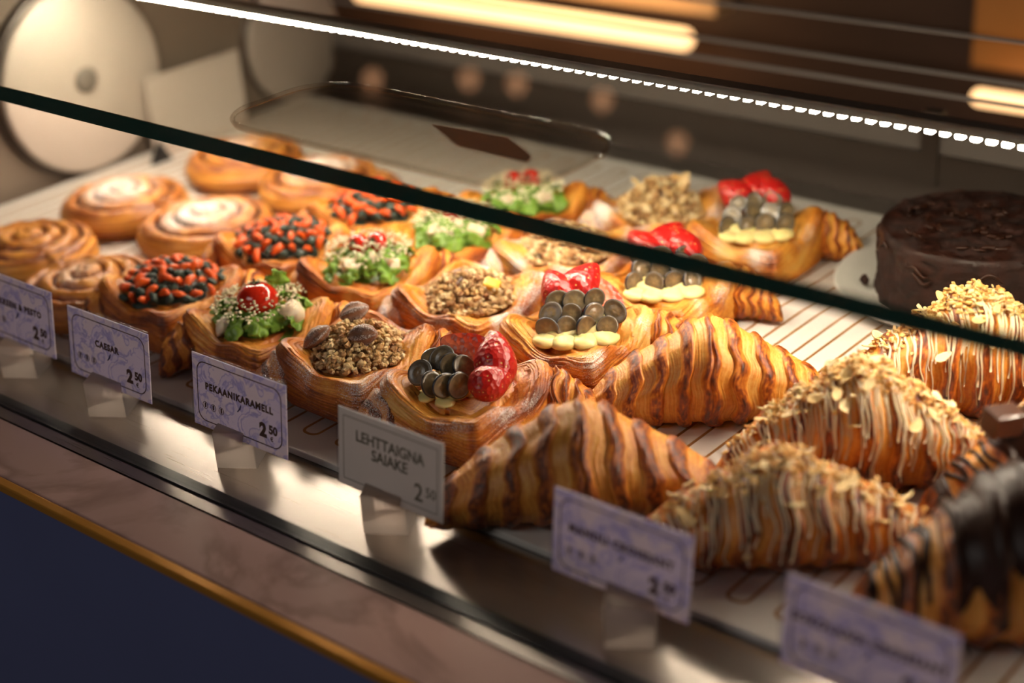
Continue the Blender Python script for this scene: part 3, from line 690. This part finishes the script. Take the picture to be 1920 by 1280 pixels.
# ---------------- pecan danishes
def crumble(t, seed, n=360, r=.026, z0=.027, hz=.014, dx=0, dy=0, name='nut_crumble', mat=M_CRUMB, sz=(.0009, .0026), parts=True):
    rng = random.Random(seed); b = MB()
    base = []
    for q in range(n):
        a_ = rng.random()*6.28; d_ = r*math.sqrt(rng.random())*1.05; z = z0+hz*max(0, 1-(d_/r)**2)*rng.uniform(.5, 1.05)
        b.blob((dx+d_*math.cos(a_), dy+d_*math.sin(a_), z), rng.uniform(*sz), rng, 1, (1.2, 1, .8), rng.random())
    o = b.build(name, mat, t, smooth=False); o['kind'] = 'stuff'; return o
def mound(t, r, z0, h, mat, name, seed=0, a=.5):
    V = []; nu, nv = 10, 28
    for i in range(nu):
        q = i/(nu-1)
        for j in range(nv):
            ph = 2*PI*j/nv; rr_ = r*(1-q*.999)*(1+.1*noise.noise(Vector((math.cos(ph)*2, math.sin(ph)*2, seed)))); V.append((rr_*math.cos(ph), rr_*math.sin(ph), z0+h*(1-(1-q)**2)+.001*noise.noise(Vector((rr_*200*math.cos(ph), rr_*200*math.sin(ph), seed)))*(1 if 0 < i else 0)))
    return mesh_obj(name, V, grid_faces(nu, nv)+[tuple(reversed(range(nv)))], mat, t, True, {'tone': [a]*len(V)})
def pecan_half(t, loc, axis, spin, sc=1.):
    nu, nv = 30, 20; V = []; T = []; S = []
    for i in range(nu):
        u = i/(nu-1); x = (u-.5)*.021*sc
        for j in range(nv):
            ph = 2*PI*j/nv; r = .0074*sc*math.sin(PI*(.03+.94*u))**.6*(1+.26*math.cos(ph*6)*math.sin(PI*u)*(1 if math.sin(ph) > 0 else .3)+.07*noise.noise(Vector((u*9, math.cos(ph)*2, math.sin(ph)*2))))
            V.append((x, r*math.cos(ph), r*.72*math.sin(ph))); T.append(.4+.5*math.cos(ph*6)); S.append(.30+.16*math.cos(ph*6))
    o = mesh_obj('pecan_half', V, [tuple(reversed(f)) for f in grid_faces(nu, nv)+[tuple(reversed(range(nv))), tuple(range((nu-1)*nv, nu*nv))]], M_PECAN, t, True, {'tone': T, 'sugar': S})
    orient(o, axis, loc, spin); return o
PG = 'pecan caramel danishes'
for k, (p, lab) in enumerate((((-.125, .083), 'pecan danish with nut crumble and dusted pecans behind the PEKAANIKARAMELL card'), ((-.119, .193), 'pecan danish with a yellow fruit cube on its crumble, second from the front'), ((-.114, .300), 'pecan danish half hidden under the dark green shelf edge'), ((-.100, .406), 'rearmost pecan danish with a tall heap of nuts, left of the rear berry danish'))):
    t = danish('pecan_danish', lab, (*p, .0008), 21+k, M_DANS, PG, tone=.10 if k == 0 else .0, sug=0 if k == 0 else .06)
    rng = random.Random(60+k)
    mound(t, .034, .028, .012, M_CRUMB, 'caramel_filling', k, .7)
    crumble(t, 30+k, 800, .035, .032, .017 if k < 3 else .024, sz=(.0009, .0030))
    if k == 0:
        pecan_half(t, U*-.026+Wv*-.004+ZV*.044, (-.5, -.3, .8), 1.9, 1.05); pecan_half(t, U*.006+Wv*-.012+ZV*.047, (.1, -.7, .7), .3, 1.05); pecan_half(t, U*-.002+Wv*.020+ZV*.050, (0, -.3, .9), .9, 1.)
    else:
        for q in range(3): pecan_half(t, U*rng.uniform(-.018, .014)+Wv*rng.uniform(-.012, .016)+ZV*.042, (rng.uniform(-.5, .5), -.4, .8), rng.random()*3, .9)
    if k == 1:
        b = MB(); b.box(-.006, .006, -.005, .005, -.005, .005); o = b.build('fruit_cube', M_MANGO, t, bevel=.0015); o.location = U*.016+Wv*-.010+ZV*.041; o.rotation_euler = (.3, .3, .5)
    if k == 3:
        for q in range(10):
            b = MB(); b.blob((0, 0, 0), .0055, rng, 2, (1.5, .9, .35), rng.random()); o = b.build('caramel_shard', M_CRUMB, t); o.location = U*rng.uniform(-.018, .022)+Wv*rng.uniform(-.008, .014)+ZV*rng.uniform(.046, .056); o.rotation_euler = (rng.random()*3, rng.random()*3, 0)

# ---------------- caesar danishes
def leaf(t, loc, axis, seed, sz=.017, mat=M_LEAF):
    nu, nv = 14, 14; V = []
    for i in range(nu):
        for j in range(nv):
            x = (i/(nu-1)-.5)*2; y = (j/(nv-1)-.5)*2; m_ = .75+.25*noise.noise(Vector((x*2, y*2, seed)))
            q = math.sqrt(max(1e-6, 1-.45*y*y)); w = math.sqrt(max(1e-6, 1-.45*x*x)); edge = max(abs(x), abs(y))
            V.append((x*q*sz*m_, y*w*sz*.8*m_, sz*(.38*noise.noise(Vector((x*1.5, y*1.5, seed*3.1)))+.22*noise.noise(Vector((x*5, y*5, seed*2)))*edge)-.18*sz*x*x))
    o = mesh_obj('lettuce_leaf', V, grid_faces(nu, nv, cv=False), mat, t, True)
    s = o.modifiers.new('thickness', 'SOLIDIFY'); s.thickness = .0006
    orient(o, axis, loc, seed*1.7); return o
def tomato(t, loc, r=.0145, half=False, ax=(0, 0, 1)):
    V, F = revolve([(.0005, -r*.80)]+[(r*math.cos(a_*PI/18), r*.84*math.sin(a_*PI/18)) for a_ in range(-8, 8)]+[(r*.10, r*.74), (.0004, r*.70)], 28)
    o = mesh_obj('cherry_tomato', V, [tuple(reversed(f)) for f in F], M_TOM, t, True); orient(o, ax, loc)
    b = MB()
    for q in range(5):
        a_ = q*2*PI/5; b.tube([(0, 0, r*.74), (.0022*math.cos(a_), .0022*math.sin(a_), r*.84), (.0045*math.cos(a_), .0045*math.sin(a_), r*.82)], [.0006, .0007, .0002], 5)
    b.tube([(0, 0, r*.72), (.0002, .0003, r*1.02)], .0007, 5); b.build('tomato_stem', M_STEM, o)
    return o
CG = 'caesar salad danishes'
for k, (p, lab) in enumerate((((-.218, .079), 'salad danish with a whole cherry tomato on lettuce, behind the CAESAR card'), ((-.218, .190), 'salad danish with two tomato halves and cheese grated over lettuce, second from the front'), ((-.206, .274), 'salad danish third from the front, its lettuce cut by the dark shelf edge'), ((-.204, .358), 'rearmost salad danish, its lettuce showing above the dark shelf edge'))):
    t = danish('salad_danish', lab, (*p, .0008), 31+k, M_DAN, CG, tone=.06)
    rng = random.Random(80+k)
    mound(t, .034, .026, .011, M_LEAF, 'lettuce_bed', k)
    for q in range(26):
        a_ = q*2.4+k; d_ = .035*math.sqrt((q+.5)/26); out = Vector((math.cos(a_), math.sin(a_), 0))
        leaf(t, out*d_+ZV*(.045-.008*(d_/.035)**2), out*(.5+d_*14)+ZV*.8+Vector((rng.uniform(-.4, .4), rng.uniform(-.4, .4), 0)), q+k*20+.3, rng.uniform(.008, .013))
    if k == 0:
        leaf(t, U*.014+Wv*.014+ZV*.056, U*.6-Wv*.8+ZV*.2, 77.3, .012)
        tomato(t, U*.000+Wv*-.003+ZV*.0485, .0152, ax=(-.15, .1, 1))
        o = MB(); o.blob((0, 0, 0), .0095, rng, 2, (1, 1, .9)); mz = o.build('mozzarella_ball', M_MOZZ, t, smooth=True); mz.location = U*.024+Wv*-.012+ZV*.040
        o = MB(); o.blob((0, 0, 0), .009, rng, 2, (1.3, .8, .7)); mz = o.build('chicken_piece', M_MOZZ, t, smooth=True); mz.location = U*-.022+Wv*-.016+ZV*.036
    else:
        if k in (1, 3):
            tomato(t, U*-.007+Wv*.002+ZV*.050, .0085, ax=(0, -.8, .5)); tomato(t, U*.007+Wv*.002+ZV*.051, .0085, ax=(.2, -.8, .5))
        else: tomato(t, U*.002+Wv*.004+ZV*.049, .010)
        for q in range(3):
            o = MB(); o.box(-.007, .007, -.005, .005, -.004, .004); mz = o.build('chicken_piece', M_MOZZ, t, bevel=.0018); mz.location = U*(-.012+.015*q)+Wv*(-.018+.012*(q % 2))+ZV*.041; mz.rotation_euler = (rng.random(), .3, rng.random()*3)
    b = MB()
    for q in range(330):
        a_ = rng.random()*6.28; d_ = .034*math.sqrt(rng.random()); b.blob((d_*math.cos(a_), d_*math.sin(a_), .0455+.007*(1-(d_/.034)**2)+rng.uniform(-.002, .004)), rng.uniform(.0006, .0013), rng, 1, (1.6, 1, .7))
    b.build('grated_cheese', M_CHEESE, t)['kind'] = 'stuff'

# ---------------- carrot danishes
KG = 'carrot and kale danishes'
def stick_mesh(seed):
    rng = random.Random(seed); V = []; n = 8; L_ = .011; nu = 7
    for i in range(nu):
        u = i/(nu-1); r = .0024*(math.sin(PI*(.12+.76*u))**.5)
        for j in range(n):
            a_ = 2*PI*j/n; V.append(((u-.5)*L_+.0006*rng.random(), r*math.cos(a_)*(1+.2*rng.random()), r*math.sin(a_)*(1+.2*rng.random())+.0015*math.sin(PI*u)))
    o = mesh_obj('carrot_stick', V, [tuple(reversed(f)) for f in grid_faces(nu, n)+[tuple(reversed(range(n))), tuple(range((nu-1)*n, nu*n))]], M_CARROT, None, True); d = o.data; bpy.data.objects.remove(o); return d
def kale_mesh(seed):
    rng = random.Random(seed); b = MB(); b.blob((0, 0, 0), .0044, rng, 2, (1.1, .8, .6)); o = b.build('kale_piece', M_KALE, None, smooth=True); d = o.data; bpy.data.objects.remove(o); return d
CS = [stick_mesh(i) for i in range(4)]; KM = [kale_mesh(i) for i in range(4)]
for k, (p, lab) in enumerate((((-.320, .082), 'danish with carrot and dark kale, front one behind the CAESAR card'), ((-.312, .188), 'danish with carrot and kale, second from the front beside the cinnamon rolls'), ((-.304, .284), 'carrot and kale danish just under the dark shelf edge'))):
    t = danish('carrot_danish', lab, (*p, .0008), 41+k, M_DAN, KG, tone=.04)
    rng = random.Random(90+k)
    mound(t, .036, .027, .011, M_KALE, 'kale_bed', k)
    for q in range(84):
        a_ = q*2.4; d_ = .0385*math.sqrt((q+.5)/84); z = .0310+.014*(1-(d_/.039)**2)+.0020
        me = CS[q % 4] if q % 2 == 0 else KM[q % 4]
        o = link(bpy.data.objects.new('carrot_stick' if q % 2 == 0 else 'kale_piece', me), t)
        o.location = (d_*math.cos(a_), d_*math.sin(a_), z+rng.uniform(0, .003)); o.rotation_euler = (rng.uniform(-.9, .9), rng.uniform(-1.0, 1.0), rng.random()*6.28); s_ = rng.uniform(.85, 1.25); o.scale = (s_, s_, s_)

# ---------------- cinnamon rolls
def roll(loc, deg, seed, label, R=.052, H=.027, sug=.12, tilt=(0, 0)):
    t = thing('cinnamon_roll', label, 'cinnamon roll', loc, math.radians(deg), 'cinnamon rolls')
    nu, nv = 120, 150; V = np.zeros((nu, nv, 3)); T = np.zeros((nu, nv)); S = np.zeros((nu, nv)); pitch = R/3.6
    for i in range(nu):
        u = i/(nu-1)
        for j in range(nv):
            th = 2*PI*j/nv; c, s = math.cos(th), math.sin(th)
            Rt = R*(1+.11*(1-j/nv)**1.5*(1 if j < nv*.97 else 0)+.03*noise.noise(Vector((c, s, seed))))
            if u < .72:
                q = u/.72; r = Rt*q*.97; t_ = (r/pitch-j/nv+.02*noise.noise(Vector((c*3, s*3, r*80)))*6); f = t_-math.floor(t_); gr = math.exp(-(min(f, 1-f)/.10)**2)
                z = H*(1.0-.22*q**5)+.0035*math.sin(PI*f)-.003*gr+.0012*fbm(c*r*90, s*r*90, seed)
                z += .006*max(0, 1-q*1.6)
                T[i, j] = .26+.62*gr+.12*q*q+.22*fbm(c*r*60+seed, s*r*60, 1)+.1*q; S[i, j] = .37+sug-.55*q*q-.10*gr+.15*fbm(c*r*40, s*r*40, seed+4)-(1.0 if q > .93 else 0)
            else:
                q = (u-.72)/.28; r = Rt*(.97+.06*math.sin(PI*min(1, q*1.15))-.10*max(0, q-.8)*5*.5); z = H*.80*(1-q)**1.0+.0003
                lay = noise.noise(Vector((q*7, c*2+seed, s*2))); r += .0015*lay; T[i, j] = .28+.28*lay+.25*q*q+.1*noise.noise(Vector((c*3, s*3, seed))); S[i, j] = .05
            if i == nu-1: r *= .6; z = .0003
            V[i, j] = (r*c, r*s, z)
    shape_obj('roll_body', V[::-1], T[::-1], M_ROLL, t, S[::-1])
    place_knob(t, M_ROLL, R*1.05, .006, 80, seed+3, L=.045, R=.010, H=.022, z=.001, K=3, sug=.15, name='tail_flap', tone=.1)
    return t
roll((-.538, .200, .0008), 20, 1.5, 'sugared cinnamon roll in front of the white disc', sug=.22)
roll((-.428, .202, .0008), 5, 2.5, 'broad sugared cinnamon roll right of the one by the white disc', R=.054, sug=.24)
roll((-.518, .085, .0008), -10, 3.5, 'darker unsugared cinnamon roll at the left edge of the photo', sug=-.35)
roll((-.405, .062, .0008), 30, 4.5, 'lightly sugared cinnamon roll behind the leftmost price card', sug=.02)
roll((-.528, .335, .0008), 0, 5.5, 'cinnamon roll at the back, crossed by the dark shelf edge', sug=.1)
roll((-.422, .330, .0008), 40, 6.5, 'back cinnamon roll beside the carrot danishes, topped with pale sugar', sug=.22)

# ---------------- croissants
croissant('croissant', 'plain golden croissant nearest the ledge, between the plain card and the berry danish', (.094, .047, .0005), 40, 3, L=.182, R=.036, H=.065, tone=.12, group='plain croissants')
croissant('croissant', 'plain flaky croissant behind the nearest one, in sharp focus', (.092, .187, .0005), 36, 5, L=.170, R=.033, H=.064, tone=.03, group='plain croissants', K=5.2)
AG = 'almond croissants'
croissant('almond_croissant', 'almond crumbed croissant with white drizzle in the middle of its row', (.208, .168, .0005), 36, 7, 'almond', L=.172, R=.035, H=.073, group=AG)
croissant('almond_croissant', 'blurred almond croissant nearest the ledge, behind the second card from the right', (.213, .073, .0005), 38, 8, 'almond', L=.178, R=.035, H=.060, dens=.6, tone=.08, group=AG)
croissant('almond_croissant', 'almond croissant at the back in front of the chocolate cake', (.224, .290, .0005), 34, 9, 'almond', L=.176, R=.036, H=.078, group=AG)
croissant('almond_croissant', 'almond croissant cut off at the right edge, white icing on its blunt tip', (.318, .288, .0005), 48, 10, 'almond', L=.165, R=.033, H=.066, group=AG)
XG = 'chocolate croissants'
tC, VC = croissant('chocolate_croissant', 'chocolate drizzled croissant at the right edge with a chocolate block on top', (.322, .184, .0005), 44, 12, 'chocolate', L=.172, R=.034, H=.070, group=XG)
b = MB(); b.box(-.010, .010, -.007, .007, -.006, .008); o = b.build('chocolate_block', M_CHOCB, tC, bevel=.0012); o.location = (-.034, -.004, .070); o.rotation_euler = (.15, .1, .3)
croissant('chocolate_croissant', 'big blurred chocolate covered croissant in the bottom right corner', (.345, .085, .0005), 40, 13, 'chocolate', L=.190, R=.040, H=.082, group=XG)

# ---------------- chocolate cake on its plate
pt = thing('cake_plate', 'white porcelain plate with upturned rim under the chocolate cake', 'plate', (.150, .437, .0006))
V, F = revolve([(.001, .0), (.055, 0), (.060, .0005), (.085, .006), (.0945, .0135), (.0955, .0145), (.0945, .0155), (.0925, .0150), (.083, .0085), (.058, .0035), (.001, .0032)], 80)
mesh_obj('plate_body', V, [tuple(reversed(f)) for f in F], M_PLATE, pt)
ck = thing('chocolate_cake', 'dark round chocolate cake with glossy frosting swirls', 'cake', (.157, .440, .0042))
nu, nv = 90, 160; V = np.zeros((nu, nv, 3)); T = np.zeros((nu, nv))
for i in range(nu):
    u = i/(nu-1)
    for j in range(nv):
        th = 2*PI*j/nv; c, s = math.cos(th), math.sin(th); Rc = .071+.0012*noise.noise(Vector((c*2, s*2, 0))); Hc = .056
        if u < .5: q = u/.5; r = Rc*q*.95; z = Hc+.0030*fbm(c*r*70, s*r*70, 2)
        elif u < .62: q = (u-.5)/.12; r = Rc*(.95+.05*math.sin(q*PI/2)); z = Hc-.006*(1-math.cos(q*PI/2))
        else: q = (u-.62)/.38; r = Rc+.0024*fbm(c*5, s*5, q*3)+.0010*noise.noise(Vector((c*30, s*30, q*20))); z = (Hc-.006)*(1-q)
        V[i, j] = (r*c, r*s, max(0, z)); T[i, j] = .9*(1 if u < .72 else 0)*max(0, .5+fbm(c*3, s*3, u*9)*1.4)
shape_obj('cake_body', V[::-1], T[::-1], M_CAKE, ck)
rng = random.Random(5); b = MB()
for q in range(30):
    a_ = rng.uniform(0, 6.28); r0 = rng.uniform(.01, .070); n = 9; P = []
    for i in range(n):
        aa = a_+i*.05*rng.uniform(.6, 1.3); rr_ = r0+.0015*math.sin(i*.9+q); zz = .0570 if rr_ < .064 else .0570-(rr_-.064)*.9
        P.append((rr_*math.cos(aa), rr_*math.sin(aa), zz+.0005*math.sin(i)))
    b.tube(P, [.0009+.0008*math.sin(PI*i/(n-1)) for i in range(n)], 6)
for q in range(9):
    a_ = rng.uniform(3.3, 5.6); z0 = rng.uniform(.028, .052); P = [((.0718)*math.cos(a_+i*.035), (.0718)*math.sin(a_+i*.035), z0+.003*math.sin(i*.8+q)) for i in range(8)]
    b.tube(P, [.0006+.0012*math.sin(PI*i/7) for i in range(8)], 6)
b.build('frosting_swirls', M_CHOCO, ck, smooth=True)
b = MB(); b.blob((0, 0, 0), .0042, rng, 2, (1.2, 1, .8)); o = b.build('cake_crumb', M_CAKE); o.location = (.085, .405, .0125); tag(o, 'small dark cake crumb lying on the white plate left of the cake', 'crumb')

# ------------------------------------------------------------------ back counter behind the case, warm lamps, tubes standing in for reflected ones
bc = thing('back_counter', 'dark wooden back counter with lit shelves behind the display case', 'counter', (0, 1.1, -.93))
slab('cabinet_body', -2.4, .8, .06, .60, 0, 1.05, M_WOODD, bc)
M_CREAM = simple('cream_shelf_board', (.80, .50, .26), .5); M_AMBER = simple('amber_panel', (.55, .22, .05), .45, var=.2, bscale=5)
slab('shelf_board', -1.15, -.515, .02, .06, .905, .96, M_CREAM, bc, label='cream lit shelf board')
slab('amber_panel', -.168, .3, .03, .058, .885, 1.05, M_AMBER, bc, label='amber wooden panel')
def reflected_tube_lamp(x0, x1, y, z, r, label):  # glowing tubes set behind the case in place of lamp reflections in glass
    t = thing('reflected_tube_lamp', label, 'lamp', ((x0+x1)/2, y, z)); h = (x1-x0)/2
    b = MB(); n = 14; P = []; rr_ = []
    for i in range(7): a_ = i/6*PI/2; P.append((-h-r+r*(1-math.cos(a_))+0, 0, 0)); rr_.append(max(.001, r*math.sin(a_)))
    for i in range(7): a_ = PI/2-i/6*PI/2; P.append((h+r*math.cos(a_), 0, 0)); rr_.append(max(.001, r*math.sin(a_)))
    b.tube(P, rr_, 16); b.build('lamp_tube', M_LAMP, t, smooth=True)
    slab('mounting_bracket', -.02, .02, .004, .03, -.006, .006, M_RAIL, t)
reflected_tube_lamp(-1.12, -.541, 1.085, -.050, .014, 'glowing warm tube standing in for a lamp reflection, upper middle')
reflected_tube_lamp(-.135, .30, 1.085, -.066, .010, 'short glowing warm tube under the amber panel, standing in for a lamp reflection')
for i, (x, y, z) in enumerate(((-1.934, 2.2, 1.001), (-1.782, 2.2, .992), (-1.324, 2.2, 1.06), (-2.268, 2.2, 1.05), (-1.529, 2.2, .993))):
    t = thing('pendant_lamp', ('pendant bulb over the back of the shop, reflected in the glass shelf'), 'lamp', (x, y, z), 0, 'pendant bulbs behind the counter')
    V, F = revolve([(.0005, -.02)]+[(.02*math.cos(a_*PI/12), .02*math.sin(a_*PI/12)) for a_ in range(-5, 5)]+[(.006, .026), (.0005, .026)], 20)
    mesh_obj('bulb', V, [tuple(reversed(f)) for f in F], M_BULB, t); b = MB(); b.tube([(0, 0, .026), (0, 0, 2.5-z)], .002, 6); b.build('cord', M_DARK, t)
